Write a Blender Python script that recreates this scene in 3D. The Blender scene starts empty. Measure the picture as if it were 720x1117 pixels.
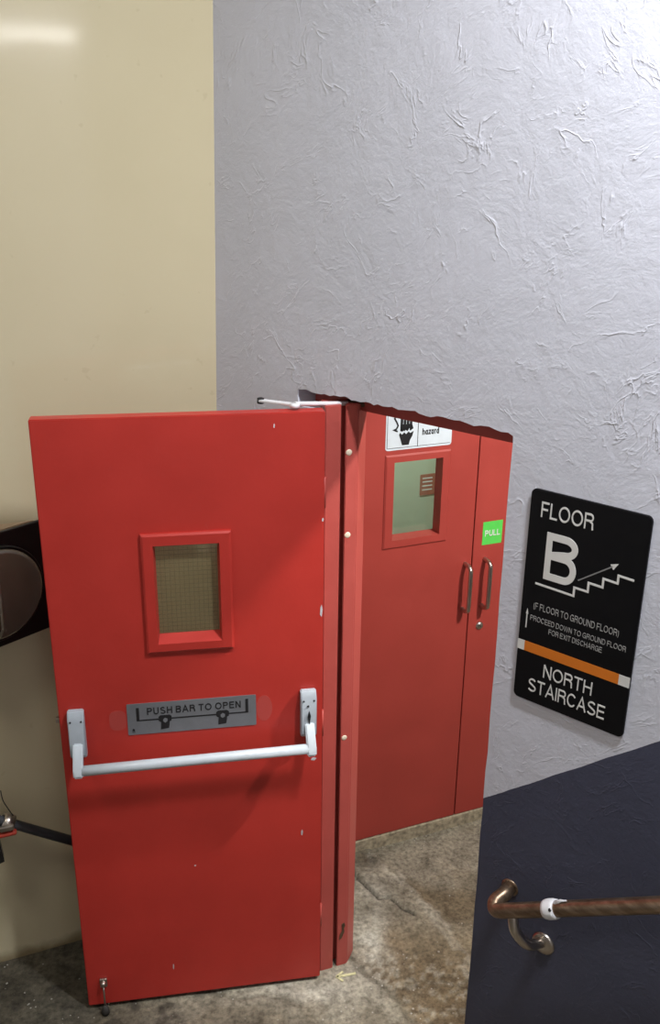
import bpy, bmesh, math, random
import numpy as np
from mathutils import Vector, Matrix
random.seed(7)
PI = math.pi
scene = bpy.context.scene
COL = scene.collection

# ------------------------------------------------------------------ camera
EYE = 2.5887
cam_data = bpy.data.cameras.new('camera')
cam_data.sensor_fit = 'VERTICAL'
cam_data.sensor_height = 24.0
cam_data.lens = 24.0 * 1006.0167 / 1117.0
cam_data.clip_start = 0.05
cam = bpy.data.objects.new('camera', cam_data)
COL.objects.link(cam)
cam.matrix_world = (Matrix.Translation((0, 0, EYE))
                    @ Matrix.Rotation(PI / 2 - 0.351903, 4, 'X')
                    @ Matrix.Rotation(0.011916, 4, 'Z'))
scene.camera = cam

# ------------------------------------------------------------------ world, lights, exposure
world = bpy.data.worlds.new('world')
scene.world = world
world.use_nodes = True
world.node_tree.nodes['Background'].inputs[0].default_value = (0.75, 0.85, 1.0, 1)
world.node_tree.nodes['Background'].inputs[1].default_value = 0.0
vs = scene.view_settings
vs.view_transform = 'Standard'
vs.look = 'None'
vs.gamma = 1.0
vs.use_curve_mapping = False
vs.exposure = 0.0

AZ_G = 2.280867      # grey wall, direction along the wall to the right
AZ_C = 1.182927      # cream wall
AZ_D = 1.400355      # open door leaf
CORNER = Vector((-0.340748, 2.791993, 0))
HINGE = Vector((-0.015865, 2.412469, 0))
DOOR_W = 0.768

def frame(origin, az, x=0.0, y=0.0, z=0.0):
    """A point of the plan frame: x along the azimuth, y away from the viewer, z up."""
    d = Vector((math.sin(az), math.cos(az), 0)); n = Vector((-math.cos(az), math.sin(az), 0))
    return Vector(origin) + d * x + n * y + Vector((0, 0, z))
def rot(az): return PI / 2 - az
def G(x, y=0.0, z=0.0): return frame(CORNER, AZ_G, x, y, z)
def C(x, y=0.0, z=0.0): return frame(CORNER, AZ_C, x, y, z)

LIGHTS = {'stair': 84.0, 'landing': 25.0, 'lobby': 60.0, 'cupboard': 24.0}
def area(name, loc, sx, sy, power, rotation=(0, 0, 0), color=(1, 1, 1)):
    l = bpy.data.lights.new(name, 'AREA'); l.shape = 'RECTANGLE'; l.size = sx; l.size_y = sy
    l.energy = power; l.color = color
    o = bpy.data.objects.new(name, l); COL.objects.link(o); o.location = loc; o.rotation_euler = rotation
    return o
CEIL = 4.16
STAIR_LAMP = G(1.92, -0.43, CEIL - 0.30)          # batten hanging over the stairs
LANDING_LAMP = Vector((-1.70, 0.62, CEIL - 0.06))  # square panel on the ceiling
LOBBY_LAMP = G(1.65, 0.58, 2.68)                   # pendant behind the grey wall
TUBE_A = Vector((1.33, -0.77, 3.16)); TUBE_B = Vector((0.42, -1.50, 3.16))  # tube lamp on the pier
area('stair_light', STAIR_LAMP - Vector((0, 0, .012)), 0.50, 0.14, LIGHTS['stair'], (0, 0, rot(AZ_G)), (0.96, 0.97, 1.0))
area('landing_light', LANDING_LAMP - Vector((0, 0, .012)), 0.55, 0.55, LIGHTS['landing'], (0, 0, 0), (1.0, 0.94, 0.82))
area('lobby_light', LOBBY_LAMP - Vector((0, 0, .012)), 0.10, 0.10, LIGHTS['lobby'], (0, 0, rot(AZ_G)), (1.0, 0.96, 0.9))

# ------------------------------------------------------------------ materials
def new_mat(name):
    m = bpy.data.materials.new(name); m.use_nodes = True
    nt = m.node_tree; b = nt.nodes['Principled BSDF']
    return m, nt, b
def N(nt, kind, **kw):
    n = nt.nodes.new(kind)
    for k, v in kw.items():
        if hasattr(n, k): setattr(n, k, v)
        else: n.inputs[k].default_value = v
    return n
def L(nt, a, b): nt.links.new(a, b)
def ramp(nt, fac, stops):
    r = N(nt, 'ShaderNodeValToRGB'); cr = r.color_ramp
    while len(cr.elements) < len(stops): cr.elements.new(0.5)
    for e, (p, c) in zip(cr.elements, stops):
        e.position = p; e.color = (*c, 1) if len(c) == 3 else c
    L(nt, fac, r.inputs[0]); return r
def mix(nt, fac, a, b):
    n = N(nt, 'ShaderNodeMix', data_type='RGBA')
    for sock, v in ((n.inputs[0], fac), (n.inputs[6], a), (n.inputs[7], b)):
        if hasattr(v, 'links') or hasattr(v, 'is_output'): L(nt, v, sock)
        elif isinstance(v, (int, float)): sock.default_value = v
        else: sock.default_value = (*v, 1)
    return n.outputs[2]
def math_n(nt, op, a, b=0.0, clamp=False):
    n = N(nt, 'ShaderNodeMath', operation=op); n.use_clamp = clamp
    for s, v in ((n.inputs[0], a), (n.inputs[1], b)):
        if isinstance(v, (int, float)): s.default_value = v
        else: L(nt, v, s)
    return n.outputs[0]
def coords(nt, scale=(1, 1, 1)):
    t = N(nt, 'ShaderNodeTexCoord'); mp = N(nt, 'ShaderNodeMapping'); mp.inputs['Scale'].default_value = scale
    L(nt, t.outputs['Object'], mp.inputs[0]); return mp.outputs[0], t.outputs['Object']
def noise(nt, vec, scale, detail=4, rough=0.55, dist=0.0):
    n = N(nt, 'ShaderNodeTexNoise'); L(nt, vec, n.inputs['Vector'])
    n.inputs['Scale'].default_value = scale; n.inputs['Detail'].default_value = detail
    n.inputs['Roughness'].default_value = rough; n.inputs['Distortion'].default_value = dist
    return n.outputs['Fac']
def bump(nt, b, h, strength, dist, prev=None):
    n = N(nt, 'ShaderNodeBump'); n.inputs['Strength'].default_value = strength; n.inputs['Distance'].default_value = dist
    L(nt, h, n.inputs['Height'])
    if prev is not None: L(nt, prev, n.inputs['Normal'])
    L(nt, n.outputs[0], b.inputs['Normal']); return n.outputs[0]

def simple(name, col, rough=0.5, metal=0.0, var=0.12, nscale=25, bmp=0.0, coat=0.0):
    m, nt, b = new_mat(name)
    v, _ = coords(nt)
    f = noise(nt, v, nscale, 3)
    lo = tuple(c * (1 - var) for c in col); hi = tuple(min(1, c * (1 + var)) for c in col)
    r = ramp(nt, f, [(0.3, lo), (0.7, hi)])
    L(nt, r.outputs[0], b.inputs['Base Color'])
    b.inputs['Roughness'].default_value = rough; b.inputs['Metallic'].default_value = metal
    b.inputs['Coat Weight'].default_value = coat
    if bmp: bump(nt, b, noise(nt, v, nscale * 4, 3), bmp, 0.002)
    return m

def plaster_height(nt, v):
    """trowelled plaster: patches of thin, curved, broken ridges on a nearly flat ground"""
    big = noise(nt, v, 1.3, 3, 0.55, 1.0)
    warp = N(nt, 'ShaderNodeTexNoise'); L(nt, v, warp.inputs['Vector']); warp.inputs['Scale'].default_value = 3.2
    warp.inputs['Detail'].default_value = 3
    add = N(nt, 'ShaderNodeVectorMath', operation='MULTIPLY_ADD'); L(nt, warp.outputs['Color'], add.inputs[0])
    add.inputs[1].default_value = (0.20, 0.20, 0.20); L(nt, v, add.inputs[2])
    out = None
    for ang, sx, sz, w in ((0.75, 5.0, 13.0, 1.0), (-0.9, 4.5, 12.0, 0.8), (1.3, 5.5, 15.0, 0.9), (0.25, 6.0, 14.0, 0.7)):
        rv = N(nt, 'ShaderNodeVectorRotate', rotation_type='Y_AXIS'); rv.inputs['Angle'].default_value = ang
        L(nt, add.outputs[0], rv.inputs['Vector'])
        mp = N(nt, 'ShaderNodeMapping'); L(nt, rv.outputs[0], mp.inputs[0])
        mp.inputs['Scale'].default_value = (sx, 1, sz); mp.inputs['Location'].default_value = (ang * 7, 0, ang * 3)
        f = noise(nt, mp.outputs[0], 1.0, 4, 0.55)
        d = math_n(nt, 'ABSOLUTE', math_n(nt, 'SUBTRACT', f, 0.5))
        ridge = ramp(nt, d, [(0.0, (1, 1, 1)), (0.010, (0.35, 0.35, 0.35)), (0.028, (0, 0, 0))]).outputs[0]
        mask = ramp(nt, noise(nt, mp.outputs[0], 0.9, 3, 0.6), [(0.55, (0, 0, 0)), (0.70, (1, 1, 1))]).outputs[0]
        h = math_n(nt, 'MULTIPLY', math_n(nt, 'MULTIPLY', ridge, mask), w)
        out = h if out is None else math_n(nt, 'ADD', out, h)
    mid = noise(nt, add.outputs[0], 20, 6, 0.68)
    out = math_n(nt, 'ADD', out, math_n(nt, 'MULTIPLY', mid, 1.3))
    out = math_n(nt, 'ADD', out, math_n(nt, 'MULTIPLY', noise(nt, v, 70, 4, 0.6), 0.15))
    out = math_n(nt, 'ADD', out, math_n(nt, 'MULTIPLY', big, 0.8))
    return out

def grey_wall_mat():
    m, nt, b = new_mat('grey_plaster_paint')
    v, raw = coords(nt)
    h = plaster_height(nt, v)
    sep = N(nt, 'ShaderNodeSeparateXYZ'); L(nt, raw, sep.inputs[0])
    wob = math_n(nt, 'MULTIPLY', math_n(nt, 'SUBTRACT', noise(nt, v, 9, 3), 0.5), 0.012)
    x, z = sep.outputs[0], sep.outputs[2]
    # dark dado painted parallel to the stair
    lim = math_n(nt, 'ADD', math_n(nt, 'MULTIPLY', math_n(nt, 'SUBTRACT', x, 1.019), 0.868), 0.966)
    below = math_n(nt, 'LESS_THAN', math_n(nt, 'ADD', z, wob), lim)
    right = math_n(nt, 'GREATER_THAN', x, 0.8)
    dado = math_n(nt, 'MULTIPLY', below, right)
    f = noise(nt, v, 3, 4)
    light = ramp(nt, f, [(0.3, (0.575, 0.59, 0.665)), (0.7, (0.615, 0.63, 0.71))]).outputs[0]
    dark = ramp(nt, f, [(0.3, (0.046, 0.051, 0.085)), (0.7, (0.058, 0.063, 0.103))]).outputs[0]
    L(nt, mix(nt, dado, light, dark), b.inputs['Base Color'])
    b.inputs['Roughness'].default_value = 0.55
    bump(nt, b, h, 0.45, 0.0042)
    return m
def cream_mat(name='cream_gloss_paint'):
    m, nt, b = new_mat(name)
    v, raw = coords(nt)
    f = noise(nt, v, 1.6, 3)
    base = ramp(nt, f, [(0.3, (0.565, 0.50, 0.335)), (0.7, (0.60, 0.535, 0.365))]).outputs[0]
    # scuffs and grime close to the floor
    sep = N(nt, 'ShaderNodeSeparateXYZ'); L(nt, raw, sep.inputs[0])
    g = math_n(nt, 'ADD', sep.outputs[2], math_n(nt, 'MULTIPLY', noise(nt, v, 14, 4), 0.07))
    grime = ramp(nt, g, [(0.035, (1, 1, 1)), (0.085, (0, 0, 0))]).outputs[0]
    base = mix(nt, math_n(nt, 'MULTIPLY', grime, 0.75), base, (0.16, 0.11, 0.05))
    sp = ramp(nt, noise(nt, v, 26, 2), [(0.70, (0, 0, 0)), (0.76, (1, 1, 1))]).outputs[0]
    base = mix(nt, math_n(nt, 'MULTIPLY', sp, 0.18), base, (0.35, 0.28, 0.17))
    L(nt, base, b.inputs['Base Color'])
    b.inputs['Roughness'].default_value = 0.085
    b.inputs['Specular IOR Level'].default_value = 0.5
    h = math_n(nt, 'ADD', math_n(nt, 'MULTIPLY', noise(nt, v, 2.2, 3), 1.0), math_n(nt, 'MULTIPLY', noise(nt, v, 60, 3), 0.03))
    bump(nt, b, h, 0.10, 0.012)
    return m
def red_mat(name, col, scuff=0.5, rough=0.42):
    m, nt, b = new_mat(name)
    v, raw = coords(nt)
    f = noise(nt, v, 4, 5, 0.6)
    base = ramp(nt, f, [(0.3, tuple(c * 0.90 for c in col)), (0.7, tuple(c * 1.06 for c in col))]).outputs[0]
    # rubbed streaks and small chips in the paint
    v2, _ = coords(nt, (9, 9, 3.2))
    st = ramp(nt, noise(nt, v2, 3, 5, 0.7, 1.2), [(0.66, (0, 0, 0)), (0.78, (1, 1, 1))]).outputs[0]
    base = mix(nt, math_n(nt, 'MULTIPLY', st, 0.18 * scuff), base, (0.42, 0.17, 0.14))
    ch = N(nt, 'ShaderNodeTexVoronoi'); L(nt, v, ch.inputs['Vector']); ch.inputs['Scale'].default_value = 13
    keep = ramp(nt, noise(nt, v, 5.0, 2), [(0.62, (0, 0, 0)), (0.66, (1, 1, 1))]).outputs[0]
    chip = math_n(nt, 'MULTIPLY', math_n(nt, 'LESS_THAN', ch.outputs['Distance'], 0.035), keep)
    base = mix(nt, math_n(nt, 'MULTIPLY', chip, scuff), base, (0.55, 0.40, 0.36))
    L(nt, base, b.inputs['Base Color'])
    rr = ramp(nt, noise(nt, v, 8, 3), [(0.3, (rough - .05,) * 3), (0.7, (rough + .07,) * 3)]).outputs[0]
    L(nt, rr, b.inputs['Roughness'])
    b.inputs['Specular IOR Level'].default_value = 0.4
    bump(nt, b, math_n(nt, 'ADD', noise(nt, v, 70, 3), math_n(nt, 'MULTIPLY', noise(nt, v, 5, 2), 2.5)), 0.10, 0.003)
    return m
def floor_mat():
    m, nt, b = new_mat('worn_concrete')
    v, raw = coords(nt)
    at = N(nt, 'ShaderNodeAttribute'); at.attribute_name = 'patch'
    f = noise(nt, v, 9, 8, 0.65, 0.4)
    col = mix(nt, 1.0, at.outputs['Color'], ramp(nt, f, [(0.28, (0.48, 0.46, 0.43)), (0.52, (1, 1, 1)), (0.75, (1.35, 1.34, 1.3))]).outputs[0])
    col.node.blend_type = 'MULTIPLY'
    f2 = noise(nt, v, 60, 5, 0.7)
    col2 = mix(nt, 1.0, col, ramp(nt, f2, [(0.30, (0.42, 0.41, 0.39)), (0.52, (0.98, 0.98, 0.98)), (0.72, (1.45, 1.45, 1.43))]).outputs[0])
    col2.node.blend_type = 'MULTIPLY'
    vo = N(nt, 'ShaderNodeTexVoronoi'); L(nt, v, vo.inputs['Vector']); vo.inputs['Scale'].default_value = 48
    keep = ramp(nt, noise(nt, v, 11, 2), [(0.53, (0, 0, 0)), (0.57, (1, 1, 1))]).outputs[0]
    speck = math_n(nt, 'MULTIPLY', math_n(nt, 'LESS_THAN', math_n(nt, 'ADD', vo.outputs['Distance'], math_n(nt, 'MULTIPLY', f2, 0.5)), 0.40), keep)
    col3 = mix(nt, math_n(nt, 'MULTIPLY', speck, 0.5), col2, (0.52, 0.50, 0.45))
    L(nt, col3, b.inputs['Base Color'])
    b.inputs['Roughness'].default_value = 0.7
    b.inputs['Specular IOR Level'].default_value = 0.3
    h = math_n(nt, 'ADD', math_n(nt, 'MULTIPLY', f, 1.0), math_n(nt, 'MULTIPLY', f2, 0.5))
    bump(nt, b, h, 0.7, 0.010)
    return m
def glass_mat(name, tint=(1, 1, 1), haze=0.0):
    m, nt, b = new_mat(name)
    out = nt.nodes['Material Output']
    nt.nodes.remove(b)
    t = N(nt, 'ShaderNodeBsdfTransparent'); t.inputs[0].default_value = (*tint, 1)
    g = N(nt, 'ShaderNodeBsdfGlossy'); g.inputs['Roughness'].default_value = 0.08
    v, _ = coords(nt)
    bn = N(nt, 'ShaderNodeBump'); bn.inputs['Strength'].default_value = 0.2; bn.inputs['Distance'].default_value = 0.002
    L(nt, noise(nt, v, 40, 2), bn.inputs['Height']); L(nt, bn.outputs[0], g.inputs['Normal'])
    fr = N(nt, 'ShaderNodeFresnel'); fr.inputs[0].default_value = 1.5
    mx = N(nt, 'ShaderNodeMixShader'); L(nt, fr.outputs[0], mx.inputs[0]); L(nt, t.outputs[0], mx.inputs[1]); L(nt, g.outputs[0], mx.inputs[2])
    last = mx.outputs[0]
    if haze:
        d = N(nt, 'ShaderNodeBsdfDiffuse'); d.inputs[0].default_value = (0.66, 0.58, 0.30, 1)
        m2 = N(nt, 'ShaderNodeMixShader'); m2.inputs[0].default_value = haze; L(nt, last, m2.inputs[1]); L(nt, d.outputs[0], m2.inputs[2]); last = m2.outputs[0]
    L(nt, last, out.inputs[0])
    return m
def lamp_mat(name, strength):
    m, nt, b = new_mat(name)
    b.inputs['Emission Color'].default_value = (1, 0.98, 0.95, 1); b.inputs['Emission Strength'].default_value = strength
    b.inputs['Base Color'].default_value = (0.9, 0.9, 0.9, 1)
    return m

M = {
    'grey': grey_wall_mat(), 'cream': cream_mat(), 'floor': floor_mat(),
    'red': red_mat('red_door_paint', (0.46, 0.033, 0.024), 0.8),
    'red2': red_mat('red_cupboard_paint', (0.385, 0.050, 0.038), 0.15, 0.5),
    'redframe': red_mat('red_frame_paint', (0.42, 0.075, 0.062), 0.9),
    'ceiling': simple('ceiling_paint', (0.62, 0.60, 0.55), 0.8),
    'plain': simple('plain_wall_paint', (0.44, 0.43, 0.42), 0.7),
    'silver': simple('silver_grey_paint', (0.42, 0.47, 0.52), 0.35, 0.15, 0.05),
    'bar': simple('light_grey_bar_paint', (0.55, 0.61, 0.66), 0.3, 0.1, 0.05),
    'steel': simple('brushed_steel', (0.50, 0.45, 0.40), 0.3, 1.0, 0.1),
    'white': simple('white_paint', (0.72, 0.73, 0.76), 0.4, 0, 0.05),
    'cap': simple('ivory_cap', (0.70, 0.62, 0.48), 0.5, 0, 0.08, 60),
    'plate': simple('brushed_plate', (0.20, 0.21, 0.23), 0.42, 0.4, 0.06),
    'ink': simple('black_ink', (0.008, 0.008, 0.010), 0.5, 0, 0.1),
    'signblack': simple('sign_black', (0.005, 0.005, 0.006), 0.38, 0, 0.1, 8),
    'signwhite': simple('sign_white', (0.66, 0.66, 0.64), 0.5, 0, 0.04),
    'signdim': simple('sign_pale_grey', (0.36, 0.36, 0.35), 0.5, 0, 0.04),
    'signgrey': simple('sign_grey', (0.22, 0.22, 0.22), 0.5, 0, 0.04),
    'orange': simple('sign_orange', (0.62, 0.17, 0.012), 0.5, 0, 0.04),
    'green': simple('sticker_green', (0.10, 0.62, 0.09), 0.5, 0, 0.05),
    'sticker': simple('sticker_white', (0.66, 0.74, 0.80), 0.45, 0, 0.04),
    'black': simple('black_plastic', (0.010, 0.009, 0.009), 0.35, 0, 0.2),
    'tan': simple('dusty_tan_laminate', (0.40, 0.29, 0.19), 0.35, 0, 0.15, 20),
    'darkgrey': simple('dark_grey_rail_paint', (0.045, 0.048, 0.055), 0.45, 0, 0.15),
    'rubber': simple('rubber', (0.03, 0.028, 0.025), 0.8),
    'concrete': simple('bare_concrete', (0.36, 0.31, 0.22), 0.9, 0, 0.45, 45, 0.8),
    'plastershard': simple('broken_plaster', (0.50, 0.49, 0.52), 0.9, 0, 0.2, 30, 0.5),
    'rust': simple('stained_brown_metal', (0.10, 0.06, 0.035), 0.6, 0.4, 0.5, 60),
    'redplastic': simple('red_plastic', (0.42, 0.05, 0.03), 0.4, 0, 0.1),
    'palegreen': simple('pale_green_room_paint', (0.47, 0.55, 0.47), 0.8, 0, 0.05, 6),
    'notice': simple('faded_red_notice', (0.36, 0.14, 0.10), 0.7, 0, 0.12),
    'yellow': simple('yellow_chalk', (0.54, 0.52, 0.30), 0.9, 0, 0.25, 80),
    'glass': glass_mat('wired_glass', (0.96, 0.96, 0.90), 0.15), 'clear': glass_mat('clear_glass', (0.90, 0.96, 0.92)),
    'wire': simple('glass_wire', (0.16, 0.14, 0.09), 0.5, 0.4),
    'housing': simple('lamp_housing', (0.75, 0.75, 0.75), 0.5),
    'diffuser': lamp_mat('lamp_diffuser', 20.0),
}
M['signblack'].node_tree.nodes['Principled BSDF'].inputs['Specular IOR Level'].default_value = 0.2
def rail_mat():
    m, nt, b = new_mat('worn_steel_rail')
    v, _ = coords(nt, (3, 14, 14))
    f = noise(nt, v, 4, 5, 0.6)
    L(nt, ramp(nt, f, [(0.30, (0.16, 0.10, 0.065)), (0.5, (0.24, 0.17, 0.115)), (0.72, (0.40, 0.30, 0.22))]).outputs[0], b.inputs['Base Color'])
    b.inputs['Metallic'].default_value = 0.85; b.inputs['Roughness'].default_value = 0.34
    bump(nt, b, noise(nt, v, 30, 3), 0.15, 0.002)
    return m
M['rail'] = rail_mat()
def dome_mat():
    m, nt, b = new_mat('glossy_dark_dome')
    v, _ = coords(nt)
    L(nt, ramp(nt, noise(nt, v, 6, 2), [(0.3, (0.12, 0.095, 0.075)), (0.7, (0.145, 0.115, 0.09))]).outputs[0], b.inputs['Base Color'])
    b.inputs['Roughness'].default_value = 0.12; b.inputs['Specular IOR Level'].default_value = 0.9
    b.inputs['Coat Weight'].default_value = 0.6; b.inputs['Coat Roughness'].default_value = 0.05
    return m
M['dome'] = dome_mat()

# ------------------------------------------------------------------ mesh helpers
class MB:
    def __init__(s): s.bm = bmesh.new()
    def _merge(s, t):
        me = bpy.data.meshes.new('t'); t.to_mesh(me); t.free(); s.bm.from_mesh(me); bpy.data.meshes.remove(me); return s
    def box(s, x0, x1, y0, y1, z0, z1, bev=0.0, seg=2):
        t = bmesh.new(); bmesh.ops.create_cube(t, size=1)
        for v in t.verts:
            v.co = Vector((x0 if v.co.x < 0 else x1, y0 if v.co.y < 0 else y1, z0 if v.co.z < 0 else z1))
        if bev: bmesh.ops.bevel(t, geom=t.edges[:], offset=bev, segments=seg, affect='EDGES', profile=0.5)
        return s._merge(t)
    def prism_xz(s, pts, y0, y1, bev=0.0):
        t = bmesh.new(); vs_ = [t.verts.new((p[0], y0, p[1])) for p in pts]
        f = t.faces.new(vs_); f.normal_update()
        r = bmesh.ops.extrude_face_region(t, geom=[f])
        for v in [g for g in r['geom'] if isinstance(g, bmesh.types.BMVert)]: v.co.y = y1
        bmesh.ops.recalc_face_normals(t, faces=t.faces[:])
        if bev: bmesh.ops.bevel(t, geom=[e for e in t.edges if abs(e.verts[0].co.y - y0) < 1e-6 and abs(e.verts[1].co.y - y0) < 1e-6], offset=bev, segments=2, affect='EDGES')
        return s._merge(t)
    def prism_xy(s, pts, z0, z1, bev=0.0):
        t = bmesh.new(); vs_ = [t.verts.new((p[0], p[1], z0)) for p in pts]
        f = t.faces.new(vs_)
        r = bmesh.ops.extrude_face_region(t, geom=[f])
        for v in [g for g in r['geom'] if isinstance(g, bmesh.types.BMVert)]: v.co.z = z1
        bmesh.ops.recalc_face_normals(t, faces=t.faces[:])
        if bev: bmesh.ops.bevel(t, geom=t.edges[:], offset=bev, segments=2, affect='EDGES')
        return s._merge(t)
    def tube(s, path, r, n=14, cap=True):
        P = [Vector(p) for p in path]; rings = []
        R_ = r if isinstance(r, (list, tuple)) else [r] * len(P)
        up = Vector((0, 0, 1)); t0 = (P[1] - P[0]).normalized()
        if abs(t0.dot(up)) > 0.95: up = Vector((1, 0, 0))
        u = t0.cross(up).normalized()
        for i, p in enumerate(P):
            a = P[max(0, i - 1)]; b = P[min(len(P) - 1, i + 1)]
            t = (b - a).normalized(); u = (u - t * u.dot(t)).normalized(); w = t.cross(u)
            rings.append([s.bm.verts.new(p + (u * math.cos(k * 2 * PI / n) + w * math.sin(k * 2 * PI / n)) * R_[i]) for k in range(n)])
        for a, b in zip(rings, rings[1:]):
            for k in range(n):
                s.bm.faces.new((a[k], a[(k + 1) % n], b[(k + 1) % n], b[k])).smooth = True
        if cap:
            s.bm.faces.new(rings[0][::-1]); s.bm.faces.new(rings[-1])
        return s
    def lathe(s, prof, origin=(0, 0, 0), axis=(0, -1, 0), n=32):
        """prof: (radius, distance along axis) pairs"""
        ax = Vector(axis).normalized(); ref = Vector((0, 0, 1)) if abs(ax.z) < 0.9 else Vector((1, 0, 0))
        u = ax.cross(ref).normalized(); w = ax.cross(u); o = Vector(origin); rings = []
        for r, h in prof:
            if r < 1e-6: rings.append([s.bm.verts.new(o + ax * h)])
            else: rings.append([s.bm.verts.new(o + ax * h + (u * math.cos(k * 2 * PI / n) + w * math.sin(k * 2 * PI / n)) * r) for k in range(n)])
        for a, b in zip(rings, rings[1:]):
            for k in range(n):
                k2 = (k + 1) % n
                if len(a) == 1 and len(b) == 1: continue
                if len(a) == 1: f = s.bm.faces.new((a[0], b[k2], b[k]))
                elif len(b) == 1: f = s.bm.faces.new((a[k], a[k2], b[0]))
                else: f = s.bm.faces.new((a[k], a[k2], b[k2], b[k]))
                f.smooth = True
        bmesh.ops.recalc_face_normals(s.bm, faces=s.bm.faces[:])
        return s
    def build(s, name, mat, parent=None):
        bmesh.ops.recalc_face_normals(s.bm, faces=s.bm.faces[:])
        me = bpy.data.meshes.new(name); s.bm.to_mesh(me); s.bm.free()
        me.materials.append(mat)
        o = bpy.data.objects.new(name, me); COL.objects.link(o)
        if parent is not None: o.parent = parent
        return o
def smooth_by_angle(o, deg=35):
    bm = bmesh.new(); bm.from_mesh(o.data)
    for f in bm.faces: f.smooth = True
    for e in bm.edges:
        if len(e.link_faces) == 2 and e.calc_face_angle(0) > math.radians(deg): e.smooth = False
    bm.to_mesh(o.data); bm.free(); return o
def place(o, loc, az):
    o.location = loc; o.rotation_euler = (0, 0, rot(az)); return o
def tag(o, label=None, cat=None, group=None, kind=None):
    if label: o['label'] = label
    if cat: o['category'] = cat
    if group: o['group'] = group
    if kind: o['kind'] = kind
    return o
def empty(name, loc, az, label=None, cat=None, group=None, kind=None):
    o = bpy.data.objects.new(name, None); o.empty_display_size = 0.1; COL.objects.link(o)
    place(o, loc, az); return tag(o, label, cat, group, kind)
def bez(pts, n=10):
    """Catmull-Rom through the points"""
    P = [Vector(p) for p in pts]; out = []
    for i in range(len(P) - 1):
        p0, p1, p2, p3 = P[max(0, i - 1)], P[i], P[i + 1], P[min(len(P) - 1, i + 2)]
        for k in range(n):
            t = k / n
            out.append(0.5 * ((2 * p1) + (p2 - p0) * t + (2 * p0 - 5 * p1 + 4 * p2 - p3) * t * t + (3 * p1 - p0 - 3 * p2 + p3) * t ** 3))
    out.append(P[-1]); return out
def strip(mb, pts, w, y, d=0.001):
    """polyline of flat strokes (mitred) in the xz plane"""
    P = [Vector((p[0], p[1])) for p in pts]; lft, rgt = [], []
    for i, p in enumerate(P):
        t1 = (P[i] - P[i - 1]).normalized() if i else (P[1] - P[0]).normalized()
        t2 = (P[i + 1] - P[i]).normalized() if i < len(P) - 1 else t1
        nrm = Vector((-(t1 + t2).y, (t1 + t2).x)).normalized()
        k = w / 2 / max(0.35, nrm.dot(Vector((-t1.y, t1.x))))
        lft.append(p + nrm * k); rgt.append(p - nrm * k)
    for i in range(len(P) - 1):
        mb.prism_xz([lft[i], lft[i + 1], rgt[i + 1], rgt[i]], y - d, y)
    return mb
def _arc(cx, cy, rx, ry, a0, a1, n=14):
    return [(cx + rx * math.cos(math.radians(a0 + (a1 - a0) * k / n)), cy + ry * math.sin(math.radians(a0 + (a1 - a0) * k / n))) for k in range(n + 1)]
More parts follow.
